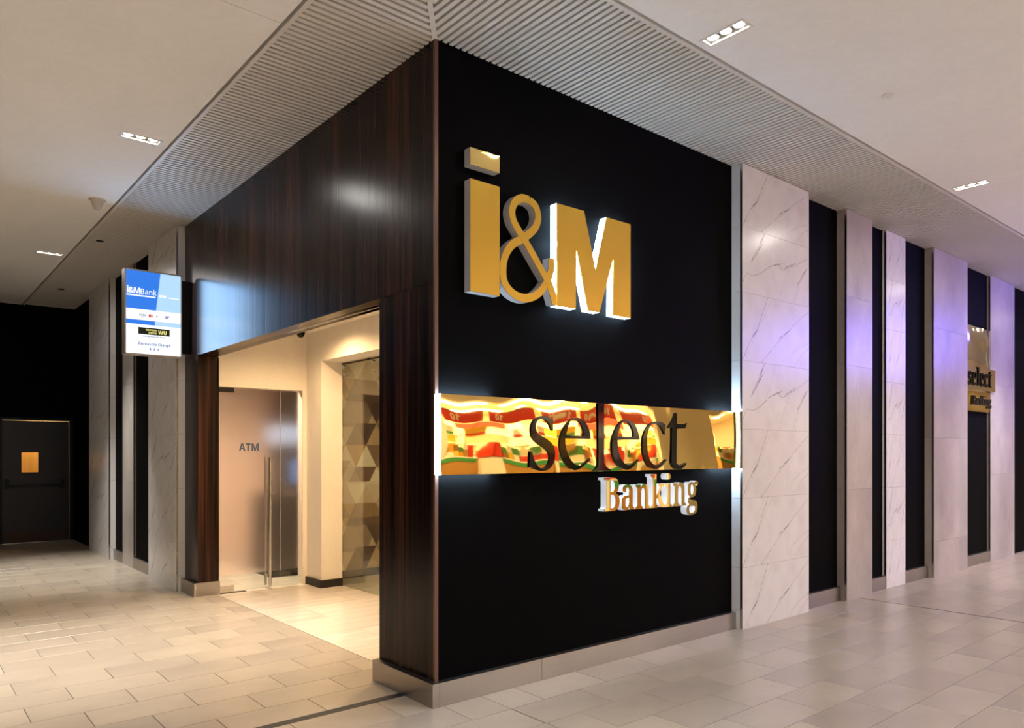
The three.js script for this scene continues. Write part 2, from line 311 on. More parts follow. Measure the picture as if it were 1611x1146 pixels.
skirt('baseboard_left', 'scratched steel baseboard round the wooden jamb beside the glass door', mergeGeometries([boxG(-sk, -.0005, 0, hs, ZE + .05, ZF + .02), boxG(-.0005, T + .02, 0, hs, ZF + .0005, ZF + .02)]));
skirt('baseboard_left', 'brushed steel baseboard between marble pillar and grey stone pillar in the side corridor', boxG(-.03, -.0005, 0, hs, -6.86, -5.905));
skirt('baseboard_left', 'brushed steel baseboard beside the far marble pillar of the side corridor', boxG(-.03, -.0005, 0, hs, -7.98, -7.435));

{ const z = ZF + .0215, pts = [[-.036, .135], [-.028, .118], [-.034, .1], [-.024, .086], [-.036, .07], [-.03, .052], [-.038, .03], [-.034, .006]].map(([x, y]) => new THREE.Vector3(x, y, z));
  const owner = scene.children.filter((o) => o.name.startsWith('baseboard_left'))[1]; part('peeled_film', new THREE.TubeGeometry(new THREE.CatmullRomCurve3(pts), 40, .0022, 6), std({ color: 0xf3e8d8, roughness: .4 }), owner); }

// ---------------------------------------------------------------- pillars
function slabG(w, h, d, flip) { const g = boxG(-w / 2, w / 2, 0, h, -d, 0); const p = g.attributes.position, u = g.attributes.uv; for (let i = 0; i < p.count; i++) u.setXY(i, (p.getX(i) + p.getZ(i) + w / 2) / w * (flip ? -1 : 1), p.getY(i) / h); return g; }
function pillar(label, a, b, d, joints, kind, o = {}) {      // front wall: a..b along x; side wall (o.left): a..b along -z
  const g = thing('pillar', label, 'pillar', undefined, 'structure'), left = o.left;
  if (left) { g.position.set(0, 0, 0); g.rotation.y = -Math.PI / 2; }
  // local frame: u along the wall, depth outward. Front: u = x, outward +z. Side (turned): local x -> world z, local z -> world -x
  const u0 = left ? -b : a, u1 = left ? -a : b, w = u1 - u0, y = [0, ...joints, H - .004];
  const t = .02;
  for (let k = 0; k + 1 < y.length; k++) {
    const y0 = y[k] + (k ? .0009 : 0), y1 = y[k + 1] - .0009;
    let m = kind === 'marble' ? marbleMats[o.pat ? o.pat[k % o.pat.length] : 0] : stoneLight;
    if (kind === 'marble') {
      const s = part('slab', slabG(w - .002, y1 - y0, t, k % 2 && o.mix), m, g, (u0 + u1) / 2, y0, d);
      const full = .585, part_ = (y1 - y0) / full; if (part_ < .9) { const uv = s.geometry.attributes.uv; for (let i = 0; i < uv.count; i++) uv.setY(i, (k === 0 ? 1 - part_ : 0) + uv.getY(i) * part_); }
    } else part('slab', boxG(u0 + .001, u1 - .001, y0, y1, d - t, d, k * .77 + a, a * 1.3), m, g);
  }
  const sm = kind === 'marble' ? marbleMats[1] : stoneLight;
  for (const [s0, s1] of [[u0, u0 + .018], [u1 - .018, u1]]) for (let k = 0; k + 1 < y.length; k++) {
    const sg = kind === 'marble' ? slabG(.1, y[k + 1] - y[k] - .002, .018) : null;
    if (sg) { const q = part('side_slab', boxG(s0, s1, y[k] + .001, y[k + 1] - .001, .001, d - t - .001), sm, g); const uv = q.geometry.attributes.uv; for (let i = 0; i < uv.count; i++) uv.setXY(i, uv.getX(i) * 1.1, uv.getY(i) / .585); }
    else part('side_slab', boxG(s0, s1, y[k] + .001, y[k + 1] - .001, .001, d - t - .001, k * .5), sm, g);
  }
  const em = o.trim ?? steelPolish;
  for (const s of [u0 - .003, u1 - .005]) part('edge_trim', boxG(s, s + .008, 0, H - .004, d - .022, d - .001), em, g);
  return g;
}
const J585 = [.523, 1.112, 1.699, 2.282, 2.866, 3.42];
pillar('wide white veined marble pillar ending the lettered black wall', 3.056, 4.159, .106, J585, 'marble', { pat: [0, 0, 0, 1, 0, 1, 0] });
pillar('narrow grey stone pillar nearest the wide marble pillar', 4.91, 5.47, .106, [1.125, 2.384, 3.08], 'stone');
pillar('narrow white marble pillar between two grey stone pillars', 5.95, 6.44, .045, J585, 'marble', { pat: [0, 1, 0, 1] });
pillar('grey stone pillar just before the small mirrored sign', 7.09, 8.17, .106, [.43, 1.678, 3.0], 'stone');
pillar('pale stone pillar just behind the small mirrored sign', 9.2, 10.2, .045, [1.2, 2.45], 'stone');
pillar('pale stone pillar at the far end of the pillared wall', 11.2, 12.2, .106, [1.2, 2.45], 'stone');
pillar('white marble pillar beside the wooden entrance jamb under the lit sign', 4.8, 5.902, .095, J585, 'marble', { left: 1, pat: [0, 0, 1, 0] });
pillar('slim grey stone pillar in the side corridor', 6.862, 7.432, .034, [1.125, 2.4], 'stone', { left: 1 });
pillar('farthest marble pillar of the side corridor beside the fire door', 7.985, 9.28, .092, J585, 'marble', { left: 1, pat: [0, 1] });

// ---------------------------------------------------------------- end of the side corridor: black wall and fire door
const wallB = thing('wall_back', 'black end wall of the side corridor round the fire door', 'wall', undefined, 'structure');
const dx0 = -1.02, dx1 = -.075, dh = 2.03;
part('wall_panel', boxG(XW, dx0 - .06, 0, H + .1, ZN - .2, ZN), blackWall, wallB);
part('wall_panel', boxG(dx1 + .06, .2, 0, H + .1, ZN - .2, ZN), blackWall, wallB);
part('wall_panel', boxG(dx0 - .06, dx1 + .06, dh + .05, H + .1, ZN - .2, ZN), blackWall, wallB);
const door = thing('door_1', 'dark blue-black fire door with a glowing amber window and push bar', 'door', undefined, 'structure');
const doorPaint = std({ color: 0x14171f, roughness: .42 });
const wx0 = -.757, wx1 = -.515, wy0 = 1.17, wy1 = 1.503, zd = ZN - .03;
part('leaf', mergeGeometries([boxG(dx0, wx0, .008, dh, zd - .045, zd), boxG(wx1, dx1, .008, dh, zd - .045, zd), boxG(wx0, wx1, .008, wy0, zd - .045, zd), boxG(wx0, wx1, wy1, dh, zd - .045, zd)]), doorPaint, door);
part('window_bead', mergeGeometries([boxG(wx0 - .012, wx0, wy0 - .012, wy1 + .012, zd, zd + .008), boxG(wx1, wx1 + .012, wy0 - .012, wy1 + .012, zd, zd + .008), boxG(wx0, wx1, wy0 - .012, wy0, zd, zd + .008), boxG(wx0, wx1, wy1, wy1 + .012, zd, zd + .008)]), blackMetal, door);
part('window_pane', boxG(wx0, wx1, wy0, wy1, zd - .025, zd - .019), phy({ color: 0xf6e2b8, transmission: 1, thickness: 0, roughness: .05 }), door);
part('frame', mergeGeometries([boxG(dx0 - .06, dx0 - .004, 0, dh + .05, ZN - .09, ZN + .006), boxG(dx1 + .004, dx1 + .06, 0, dh + .05, ZN - .09, ZN + .006), boxG(dx0 - .004, dx1 + .004, dh + .004, dh + .05, ZN - .09, ZN + .006)]), blackMetal, door);
part('frame_bead', mergeGeometries([boxG(dx0 - .004, dx1 + .012, dh + .004, dh + .014, ZN + .006, ZN + .014), boxG(dx1 + .004, dx1 + .012, 0, dh + .004, ZN + .006, ZN + .014), boxG(dx1 + .09, dx1 + .098, 0, dh, ZN, ZN + .012)]), std({ color: 0x8d8f96, metalness: .8, roughness: .35 }), door);
const bar = part('push_bar', new THREE.TubeGeometry(new THREE.LineCurve3(new THREE.Vector3(dx0 + .06, .945, zd + .075), new THREE.Vector3(dx1 - .09, .945, zd + .075)), 8, .014, 10), std({ color: 0x2b2d33, metalness: .6, roughness: .35 }), door);
for (const x of [dx0 + .06, dx1 - .1]) part('bar_bracket', boxG(x - .025, x + .025, .9, 1.06, zd, zd + .09), blackMetal, bar);
part('kick_plate', boxG(dx0 + .03, dx1 - .04, .02, .19, zd, zd + .003), std({ color: 0x4a3c36, metalness: .7, roughness: .5 }), door);
part('threshold', boxG(dx0, dx1, 0, .006, ZN - .08, ZN + .02), steelPolish, door);
const stair = thing('stairwell', 'cream stairwell wall lit warm behind the small window of the fire door', 'wall', undefined, 'structure');
part('wall_shell', mergeGeometries([boxG(dx0 - .4, dx1 + .4, 0, 2.4, -12.4, -12.35), boxG(dx0 - .45, dx0 - .4, 0, 2.4, -12.4, ZN - .2), boxG(dx1 + .4, dx1 + .45, 0, 2.4, -12.4, ZN - .2), boxG(dx0 - .45, dx1 + .45, 2.4, 2.45, -12.4, ZN - .2), boxG(dx0 - .45, dx1 + .45, -.05, 0, -12.4, ZN - .2)]), cream, stair);
{ const p = new THREE.PointLight(new THREE.Color().setRGB(1, .66, .26), 1.5); p.position.set(-.3, 2.1, -11.9); p.castShadow = true; p.name = 'stairwell_lamp'; scene.add(p);
  const b = part('bulb', new THREE.SphereGeometry(.04, 16, 12), std({ color: 0xffffff, emissive: 0xffb060, emissiveIntensity: 3 }), stair, -.3, 2.1, -11.9); b.name = 'lamp_bulb'; }

// ---------------------------------------------------------------- entrance lobby
const X0 = 1.203, XR = 1.457, CL = 2.86, DT = 2.2;
const lobby = thing('wall_lobby', 'cream painted walls of the entrance lobby', 'wall', undefined, 'structure');
part('wall_panel', boxG(T, X0, DT + .004, CL, ZF - .12, ZF), cream, lobby);                         // above the glass door
part('wall_panel', boxG(1.15, X0, 0, DT + .004, ZF - .12, ZF), cream, lobby);
part('wall_panel', boxG(X0, XR, 0, CL, ZF - .12, -4.0), cream, lobby);                              // pier beside the partition
part('wall_panel', boxG(X0, XR, HB, CL, -4.0, -.2), cream, lobby);                                  // beam over the partition
part('wall_panel', boxG(T, 5, 0, CL, -.5, -.2), cream, lobby);
part('wall_panel', boxG(5, 5.1, 0, CL, -7, -.2), cream, lobby);
part('wall_panel', boxG(.1, T, HB, CL, ZF, ZJ), cream, lobby);
part('ceiling_board', boxG(T, 5.1, CL, CL + .1, -7, -.2), cream, lobby);
const base = thing('baseboard_lobby', 'black baseboard round the cream pier inside the entrance', 'baseboard', undefined, 'structure');
const baseMat = std({ color: 0x1d1713, roughness: .5 });
part('board', boxG(X0 - .018, X0 - .0005, 0, .085, ZF + .0, -3.982), baseMat, base); part('board', boxG(X0 - .0005, XR - .001, 0, .085, -3.9995, -3.982), baseMat, base);

// lobby fittings
for (const [z, l] of [[-1.1, 'round warm downlight in the lobby ceiling nearest the corner'], [-2.2, 'round warm downlight in the middle of the lobby ceiling'], [-3.3, 'round warm downlight in the lobby ceiling by the glass door']]) {
  const g = thing('lobby_downlight', l, 'ceiling light', 'round lobby downlights'); g.position.set(.7, CL, z);
  part('ring', new THREE.TorusGeometry(.055, .008, 8, 28).rotateX(Math.PI / 2), whiteMetal, g); part('lens', cylG(.052, .052, .006), std({ color: 0xffffff, emissive: new THREE.Color().setRGB(1, .8, .5), emissiveIntensity: 6 }), g);
  const s = new THREE.SpotLight(new THREE.Color().setRGB(...WARM.color), WARM.cd, 0, 1.4, .5, 2); s.position.set(.7, CL - .02, z); s.target.position.set(.7, 0, z); s.castShadow = true; s.shadow.radius = 2; s.name = 'lobby_beam'; scene.add(s, s.target);
}
{ const s = new THREE.RectAreaLight(new THREE.Color().setRGB(1, .76, .46), 1.6, 1, .6); s.position.set(3, CL - .02, -2.4); s.lookAt(3, 0, -2.4); s.name = 'hall_panel'; scene.add(s);
  const p = thing('hall_light', 'warm light panel in the banking hall behind the partition', 'ceiling light'); part('panel', boxG(2.5, 3.5, CL - .012, CL, -2.7, -2.1), std({ color: 0xffffff, emissive: new THREE.Color().setRGB(1, .8, .55), emissiveIntensity: 2 }), p); }
{ const g = thing('dome_camera', 'small black dome camera on the lobby ceiling above the glass door', 'camera'); g.position.set(1.07, CL, -4.24);
  part('mount', cylG(.045, .05, .03), blackMetal, g, 0, -.015, 0); part('dome', new THREE.SphereGeometry(.042, 24, 12, 0, TAU, Math.PI / 2, Math.PI / 2), glossBlack, g, 0, -.03, 0); }

// glass door and fixed pane
const gd = thing('glass_door', 'frosted glass door lettered ATM with long steel pull handle', 'door');
part('door_leaf', boxG(.222, .886, .19, DT - .01, ZF - .006, ZF + .006), frostGlass, gd);
part('clear_band', boxG(.222, .886, .012, .189, ZF - .006, ZF + .006), clearGlass, gd);
const gp = thing('glass_panel', 'fixed frosted glass pane between the door and the cream pier', 'glass panel');
part('frosted_pane', boxG(.892, 1.149, .19, DT, ZF - .006, ZF + .006), frostGlass, gp); part('clear_band', boxG(.892, 1.149, .001, .189, ZF - .006, ZF + .006), clearGlass, gp);
{ const pull = (z, s) => { const y0 = .03, y1 = 1.447; const b = part('pull_handle', new THREE.CylinderGeometry(.0165, .0165, y1 - y0, 20).translate(0, (y0 + y1) / 2, 0), steelPolish, gd, .745, 0, z);
    for (const y of [.16, 1.07]) part('standoff', new THREE.CylinderGeometry(.009, .009, .055, 12).rotateX(Math.PI / 2), steelPolish, b, 0, y, -s * .035); };
  pull(ZF + .065, 1); pull(ZF - .065, -1);
  { const t = new TextGeometry('ATM', { font, size: .084, depth: .001, curveSegments: 6 }); t.computeBoundingBox(); t.scale(.216 / (t.boundingBox.max.x - t.boundingBox.min.x), 1, 1).translate(.425, 1.517, ZF + .0065); part('lettering', t, std({ color: 0x34506e, roughness: .5 }), gd); }
  part('bottom_pivot', boxG(.215, .37, .012, .075, ZF - .014, ZF + .014), steelPolish, gd); part('top_pivot', boxG(.215, .37, DT - .055, DT - .005, ZF - .014, ZF + .014), blackMetal, gd);
  part('floor_closer', boxG(.22, .5, .0005, .003, ZF - .03, ZF + .03), blackMetal, gd); }
const stop = thing('door_stop', 'small black door stop on the floor behind the glass door', 'door stop');
part('foot', boxG(1.08, 1.26, .0, .014, -6.3, -6.22), blackMetal, stop); part('post', boxG(1.22, 1.26, .014, .06, -6.3, -6.22), blackMetal, stop);

// glass partition in front of the printed wall
const gpart = thing('glass_partition', 'clear glass partition hung on steel fittings before the triangle wall', 'partition');
part('pane', boxG(XR + .001, XR + .011, .004, 2.49, -3.998, -2.55), clearGlass, gpart); part('pane', boxG(XR + .001, XR + .011, .004, 2.49, -2.545, -.55), clearGlass, gpart);
part('head_rail', boxG(XR - .004, XR + .016, 2.492, 2.505, -3.999, -.55), blackMetal, gpart);
for (const z of [-3.93, -3.28, -2.62]) { const f = part('fitting', new THREE.CylinderGeometry(.021, .021, .03, 18).rotateZ(Math.PI / 2), steelPolish, gpart, XR - .012, 2.46, z); part('bolt', new THREE.SphereGeometry(.012, 12, 8), steelPolish, f, -.017, 0, 0); const f2 = part('fitting', new THREE.CylinderGeometry(.015, .015, .03, 18).rotateZ(Math.PI / 2), steelPolish, gpart, XR - .012, 2.37, z + .03); part('bolt', new THREE.SphereGeometry(.008, 12, 8), steelPolish, f2, -.017, 0, 0); }
// wall with the printed triangles
const trianglePrint = canvasTex(1024, 1024, (c, w) => {
  c.fillStyle = '#e6d3b4'; c.fillRect(0, 0, w, w); seed = 4242;
  const tones = ['#f0e4cd', '#f0e4cd', '#d9c19b', '#c8aa7f', '#b8966a', '#7d5f42', '#5c4433', '#8d6f50', '#cdb694', '#dec9a8', '#c39a56', '#ead9bd', '#d3bda0'];
  const cell = (s, off, alpha) => { const h = s * .95; for (let r = -1; r < w / h + 1; r++) for (let k = -1; k < w / s * 2 + 2; k++) {
    const x = k * s / 2 + (r % 2 ? s / 2 : 0) + off, y = r * h + off * .6, up = k % 2 === 0; if (rnd() < .35 && alpha < 1) continue;
    c.globalAlpha = alpha; c.fillStyle = tones[Math.floor(rnd() * tones.length)]; c.beginPath();
    if (up) { c.moveTo(x, y + h); c.lineTo(x + s, y + h); c.lineTo(x + s / 2, y); } else { c.moveTo(x, y); c.lineTo(x + s, y); c.lineTo(x + s / 2, y + h); } c.closePath(); c.fill(); } };
  cell(190, 0, 1); cell(290, 40, .45); c.globalAlpha = 1; });
trianglePrint.wrapS = trianglePrint.wrapT = THREE.RepeatWrapping;
const printMat = std({ map: trianglePrint, roughness: .6 }); trianglePrint.repeat.set(1 / 1.5, 1 / 1.5);
const wallP = thing('wall_print', 'wall printed with overlapping tan and brown triangles behind the glass partition', 'wall', undefined, 'structure');
part('printed_panel', boxG(XR, 5, .09, CL, ZF - .12, ZF - .05, .2, .35), printMat, wallP);
part('board', boxG(XR, 5, 0, .09, ZF - .12, ZF - .035), baseMat, wallP);

// cash machine room
const atmWall = std({ color: 0xe2c9b4, roughness: .8 });
const room = thing('wall_cash_room', 'blush painted walls of the cash machine room behind the frosted door', 'wall', undefined, 'structure');
part('wall_panel', boxG(T - .1, T, 0, CL, -7, ZE - .001), atmWall, room); part('wall_panel', boxG(T, 5, 0, CL, -7.1, -7), atmWall, room); part('wall_panel', boxG(2.1, 2.2, 0, CL, -7, ZF - .12), atmWall, room);
part('wood_panel', boxG(1.12, 2.1, 1.86, CL, -5.42, -5.36), woodMat, room);
const atm = thing('cash_machine', 'dark cash machine with bright header glowing through the frosted glass', 'cash machine'); atm.position.set(1.5, 0, -5.35);
part('body', mergeGeometries([boxG(-.42, .3, .06, 1.0, -.4, .3), boxG(-.2, .3, 1.0, 1.6, -.4, .1)]), std({ color: 0x15151a, roughness: .4 }), atm);
part('plinth', boxG(-.46, .34, 0, .06, -.42, .34), blackMetal, atm);
part('header_light', boxG(-.22, .3, 1.62, 1.84, -.4, .12), std({ color: 0x181a20, emissive: new THREE.Color().setRGB(.72, .8, 1), emissiveIntensity: .6 }), atm);
part('screen', boxG(-.12, .2, 1.12, 1.42, .1, .106), std({ color: 0x101820, emissive: new THREE.Color().setRGB(.2, .35, .7), emissiveIntensity: .5 }), atm);
part('keypad', boxG(-.3, .1, 1.0, 1.02, .12, .28), steelPolish, atm);
{ const s = new THREE.SpotLight(new THREE.Color().setRGB(1, .78, .58), 30, 0, 1.35, .6, 2); s.position.set(.6, CL - .02, -5.2); s.target.position.set(.6, 0, -5.2); s.castShadow = true; s.shadow.radius = 3; s.name = 'cash_room_beam'; scene.add(s, s.target);
  const g = thing('lobby_downlight', 'round warm downlight in the cash machine room ceiling', 'ceiling light', 'round lobby downlights'); g.position.set(.6, CL, -5.2);
  part('ring', new THREE.TorusGeometry(.055, .008, 8, 28).rotateX(Math.PI / 2), whiteMetal, g); part('lens', cylG(.052, .052, .006), std({ color: 0xffffff, emissive: new THREE.Color().setRGB(1, .8, .5), emissiveIntensity: 6 }), g); }

// ---------------------------------------------------------------- lettering
function smooth(P, n = 4) {                       // closed outline; keeps sharp corners
  const N = P.length, out = [], corner = P.map((p, i) => { const a = P[(i + N - 1) % N], b = P[(i + 1) % N]; const u = [p[0] - a[0], p[1] - a[1]], v = [b[0] - p[0], b[1] - p[1]]; const c = (u[0] * v[0] + u[1] * v[1]) / (Math.hypot(...u) * Math.hypot(...v)); return c < .62; });
  for (let i = 0; i < N; i++) {
    const p1 = P[i], p2 = P[(i + 1) % N], p0 = corner[i] ? p1 : P[(i + N - 1) % N], p3 = corner[(i + 1) % N] ? p2 : P[(i + 2) % N];
    for (let k = 0; k < n; k++) { const t = k / n, t2 = t * t, t3 = t2 * t; out.push(new THREE.Vector2(...[0, 1].map((d) => .5 * (2 * p1[d] + (p2[d] - p0[d]) * t + (2 * p0[d] - 5 * p1[d] + 4 * p2[d] - p3[d]) * t2 + (3 * p1[d] - p0[d] - 3 * p2[d] + p3[d]) * t3)))); }
  }
  return out;
}
const outline = (P, hole) => { const s = new THREE.Shape(smooth(P)); if (hole) s.holes.push(new THREE.Path(smooth(hole))); return s; };
const poly = (P) => new THREE.Shape(P.map((p) => new THREE.Vector2(...p)));
function ribbon(P, w) {
  const c = new THREE.CatmullRomCurve3(P.map(([x, y]) => new THREE.Vector3(x, y, 0)), false, 'centripetal'), n = 70, a = [], b = [];
  for (let i = 0; i <= n; i++) { const p = c.getPointAt(i / n), t = c.getTangentAt(i / n); a.push(new THREE.Vector2(p.x - t.y * w / 2, p.y + t.x * w / 2)); b.unshift(new THREE.Vector2(p.x + t.y * w / 2, p.y - t.x * w / 2)); }
  return new THREE.Shape([...a, ...b]);
}
function raised(g, shapes, face, side, z1 = .065, names = ['face', 'return']) {
  const solid = (z0, z, bev) => mergeGeometries(shapes.map((s) => new THREE.ExtrudeGeometry(s, { depth: z - z0 - bev, bevelEnabled: bev > 0, bevelSize: 0, bevelOffset: -bev, bevelThickness: bev, bevelSegments: 1, curveSegments: 8 }).translate(0, 0, z0)));
  part(names[1], solid(.004, z1 - .0035, 0), side, g); part(names[0], mergeGeometries(shapes.map((s, k) => new THREE.ExtrudeGeometry(s, { depth: .003, bevelEnabled: false, curveSegments: 8 }).translate(0, 0, z1 - .003 + k * .0006))), face, g);
}
const rect = (x0, x1, y0, y1) => poly([[x0, y0], [x1, y0], [x1, y1], [x0, y1]]);
const LI = thing('sign_letter', 'tall gold letter i with a separate square dot', 'sign letter', 'gold wall letters'); 
raised(LI, [rect(.214, .442, 3.246, 3.351)], goldMirror, acrylicOff, .065, ['dot_face', 'dot_return']);
raised(LI, [rect(.214, .442, 2.478, 3.161)], goldFace, acrylicOff, .065, ['stem_face', 'stem_return']);
const AMP = thing('sign_letter', 'slender gold ampersand between the letters i and M', 'sign letter', 'gold wall letters');
raised(AMP, [ribbon([[0.885,2.787],[0.888,2.736],[0.87,2.674],[0.835,2.611],[0.786,2.553],[0.727,2.514],[0.66,2.495],[0.585,2.5],[0.521,2.53],[0.48,2.58],[0.471,2.648],[0.48,2.712],[0.503,2.765],[0.548,2.819],[0.632,2.873],[0.699,2.921],[0.747,2.973],[0.768,3.036],[0.747,3.103],[0.694,3.132]], .052),
  ribbon([[0.694,3.132],[0.627,3.131],[0.571,3.094],[0.545,3.036],[0.556,2.978],[0.595,2.926],[0.66,2.857],[0.737,2.77],[0.805,2.69],[0.865,2.622]], .052), poly([[.842, 2.607], [.893, 2.482], [.9325, 2.482], [.9325, 2.548], [.888, 2.638]])], goldFace, acrylicOff, .0648);
const LM = thing('sign_letter', 'gold capital M with white glowing sides', 'sign letter', 'gold wall letters');
raised(LM, [poly([[.934, 2.481], [1.113, 2.481], [1.119, 2.884], [1.231, 2.484], [1.346, 2.484], [1.49, 2.884], [1.484, 2.482], [1.676, 2.482], [1.676, 3.17], [1.418, 3.169], [1.307, 2.782], [1.193, 3.167], [.934, 3.165]])], goldFace, acrylicOn);
for (const [x, y] of [[1.306, 3.05], [1.118, 2.6], [1.485, 2.55], [.915, 2.9], [1.7, 2.8]]) { const p = new THREE.PointLight(new THREE.Color().setRGB(...HALO.color), .04); p.position.set(x, y, .05); p.castShadow = true; p.name = 'letter_glow'; scene.add(p); }

// mirror-gold panel reading "select"
const GY0 = 1.368, GY1 = 1.847, GX1 = 3.046;
const gold = thing('wall_sign', 'long mirror-gold panel with the black word select, edges glowing white', 'sign panel');
{ const w = GX1 + .001, h = GY1 - GY0, f = new THREE.PlaneGeometry(w, h, 120, 16), p = f.attributes.position;
  for (let i = 0; i < p.count; i++) { const u = p.getX(i) / w + .5, v = p.getY(i) / h; p.setZ(i, .0655 - .0048 * 4 * v * v * (1 + .35 * Math.sin(u * 9 + .6)) + .0009 * Math.sin(u * 23) * Math.cos(v * 3) + .0005 * Math.sin(u * 51 + v * 4)); }
  f.translate(w / 2 - .001, (GY0 + GY1) / 2, 0); f.computeVertexNormals(); part('mirror_face', f, goldMirror, gold);
  part('tray', boxG(.012, GX1 - .012, GY0 + .012, GY1 - .012, .012, .056), whiteMetal, gold);
  part('end_glow', boxG(-.004, .004, GY0, GY1, .006, .06), acrylicOn, gold); part('end_glow', boxG(GX1 - .006, GX1 + .001, GY0, GY1, .006, .06), acrylicOn, gold);
  for (const [x0, x1] of [[.004, .42], [2.75, GX1 - .006]]) for (const y of [GY0, GY1]) {
    part('edge_led', boxG(x0, x1, y === GY0 ? y + .001 : y - .009, y === GY0 ? y + .009 : y - .001, .014, .05), edgeLed, gold);
    const a = new THREE.RectAreaLight(new THREE.Color().setRGB(...HALO.color), HALO.power * .5, x1 - x0, .03); const s = y === GY1 ? 1 : -1; a.position.set((x0 + x1) / 2, y + s * .002, .03); a.lookAt((x0 + x1) / 2, y + s, .03); a.name = 'panel_edge_glow'; scene.add(a); }
  const S = { s: [[0.892,1.646],[0.892,1.72],[0.882,1.72],[0.856,1.734],[0.814,1.741],[0.782,1.738],[0.748,1.726],[0.719,1.706],[0.703,1.678],[0.696,1.65],[0.701,1.617],[0.716,1.589],[0.748,1.564],[0.782,1.545],[0.814,1.529],[0.843,1.508],[0.858,1.486],[0.863,1.462],[0.856,1.434],[0.84,1.413],[0.814,1.399],[0.795,1.397],[0.77,1.404],[0.744,1.426],[0.726,1.454],[0.713,1.487],[0.707,1.503],[0.698,1.507],[0.687,1.498],[0.686,1.405],[0.707,1.402],[0.729,1.391],[0.763,1.382],[0.795,1.379],[0.834,1.383],[0.866,1.398],[0.892,1.424],[0.907,1.457],[0.911,1.496],[0.905,1.525],[0.892,1.551],[0.866,1.572],[0.834,1.591],[0.795,1.607],[0.767,1.62],[0.748,1.639],[0.74,1.66],[0.741,1.683],[0.754,1.707],[0.773,1.719],[0.795,1.721],[0.821,1.716],[0.847,1.698],[0.866,1.672],[0.876,1.651],[0.884,1.645]],
    e: [[1.248,1.616],[1.241,1.646],[1.227,1.675],[1.206,1.702],[1.177,1.724],[1.142,1.736],[1.107,1.739],[1.07,1.73],[1.036,1.71],[1.002,1.678],[0.978,1.646],[0.962,1.612],[0.953,1.578],[0.952,1.539],[0.962,1.501],[0.982,1.462],[1.012,1.423],[1.046,1.396],[1.076,1.383],[1.101,1.38],[1.135,1.387],[1.17,1.402],[1.206,1.424],[1.234,1.443],[1.247,1.455],[1.238,1.458],[1.206,1.438],[1.17,1.421],[1.135,1.415],[1.107,1.417],[1.076,1.435],[1.049,1.462],[1.029,1.491],[1.015,1.525],[1.006,1.559],[1.005,1.595],[1.066,1.596],[1.238,1.595],[1.247,1.606]],
    eh: [[1.012,1.617],[1.025,1.656],[1.042,1.695],[1.059,1.718],[1.087,1.722],[1.118,1.721],[1.149,1.701],[1.17,1.669],[1.179,1.639],[1.174,1.62],[1.167,1.614],[1.066,1.615]],
    l: [[1.324,1.847],[1.387,1.847],[1.385,1.46],[1.394,1.419],[1.417,1.396],[1.456,1.378],[1.456,1.371],[1.277,1.372],[1.306,1.39],[1.321,1.412],[1.324,1.445]],
    f: [[1.764,1.604],[1.757,1.634],[1.741,1.67],[1.717,1.702],[1.685,1.725],[1.653,1.734],[1.618,1.737],[1.579,1.732],[1.544,1.711],[1.513,1.676],[1.486,1.634],[1.47,1.593],[1.465,1.552],[1.471,1.506],[1.486,1.459],[1.513,1.423],[1.552,1.397],[1.598,1.378],[1.637,1.375],[1.677,1.387],[1.717,1.413],[1.749,1.437],[1.765,1.448],[1.757,1.452],[1.717,1.429],[1.669,1.412],[1.629,1.412],[1.598,1.425],[1.567,1.454],[1.544,1.49],[1.53,1.537],[1.525,1.589],[1.606,1.595],[1.761,1.595]],
    fh: [[1.528,1.617],[1.536,1.651],[1.552,1.687],[1.575,1.714],[1.61,1.723],[1.645,1.716],[1.673,1.69],[1.693,1.659],[1.698,1.627],[1.693,1.617],[1.622,1.615]],
    c: [[2.064,1.638],[2.07,1.716],[2.055,1.721],[2.016,1.733],[1.965,1.736],[1.914,1.728],[1.872,1.708],[1.835,1.672],[1.81,1.629],[1.798,1.581],[1.8,1.527],[1.814,1.474],[1.839,1.431],[1.876,1.395],[1.918,1.379],[1.96,1.376],[2.007,1.388],[2.051,1.415],[2.087,1.445],[2.077,1.448],[2.033,1.424],[1.99,1.409],[1.948,1.407],[1.914,1.419],[1.885,1.447],[1.864,1.49],[1.854,1.544],[1.853,1.592],[1.857,1.635],[1.876,1.679],[1.901,1.706],[1.935,1.715],[1.973,1.713],[2.007,1.698],[2.033,1.671],[2.051,1.644]],
    t: [[2.2,1.808],[2.209,1.797],[2.209,1.722],[2.305,1.724],[2.337,1.733],[2.314,1.69],[2.209,1.685],[2.205,1.428],[2.218,1.411],[2.246,1.402],[2.282,1.405],[2.33,1.42],[2.323,1.404],[2.282,1.379],[2.255,1.371],[2.205,1.372],[2.174,1.386],[2.151,1.412],[2.143,1.451],[2.147,1.69],[2.099,1.688],[2.121,1.711],[2.165,1.757],[2.196,1.805]] };
  for (const s of [outline(S.s), outline(S.e, S.eh), outline(S.l), outline(S.f, S.fh), outline(S.c), outline(S.t)]) part('letter', new THREE.ExtrudeGeometry(s, { depth: .012, bevelEnabled: true, bevelSize: .0018, bevelOffset: -.0018, bevelThickness: .0018, bevelSegments: 2 }).translate(0, 0, .0615), glossBlack, gold);
}
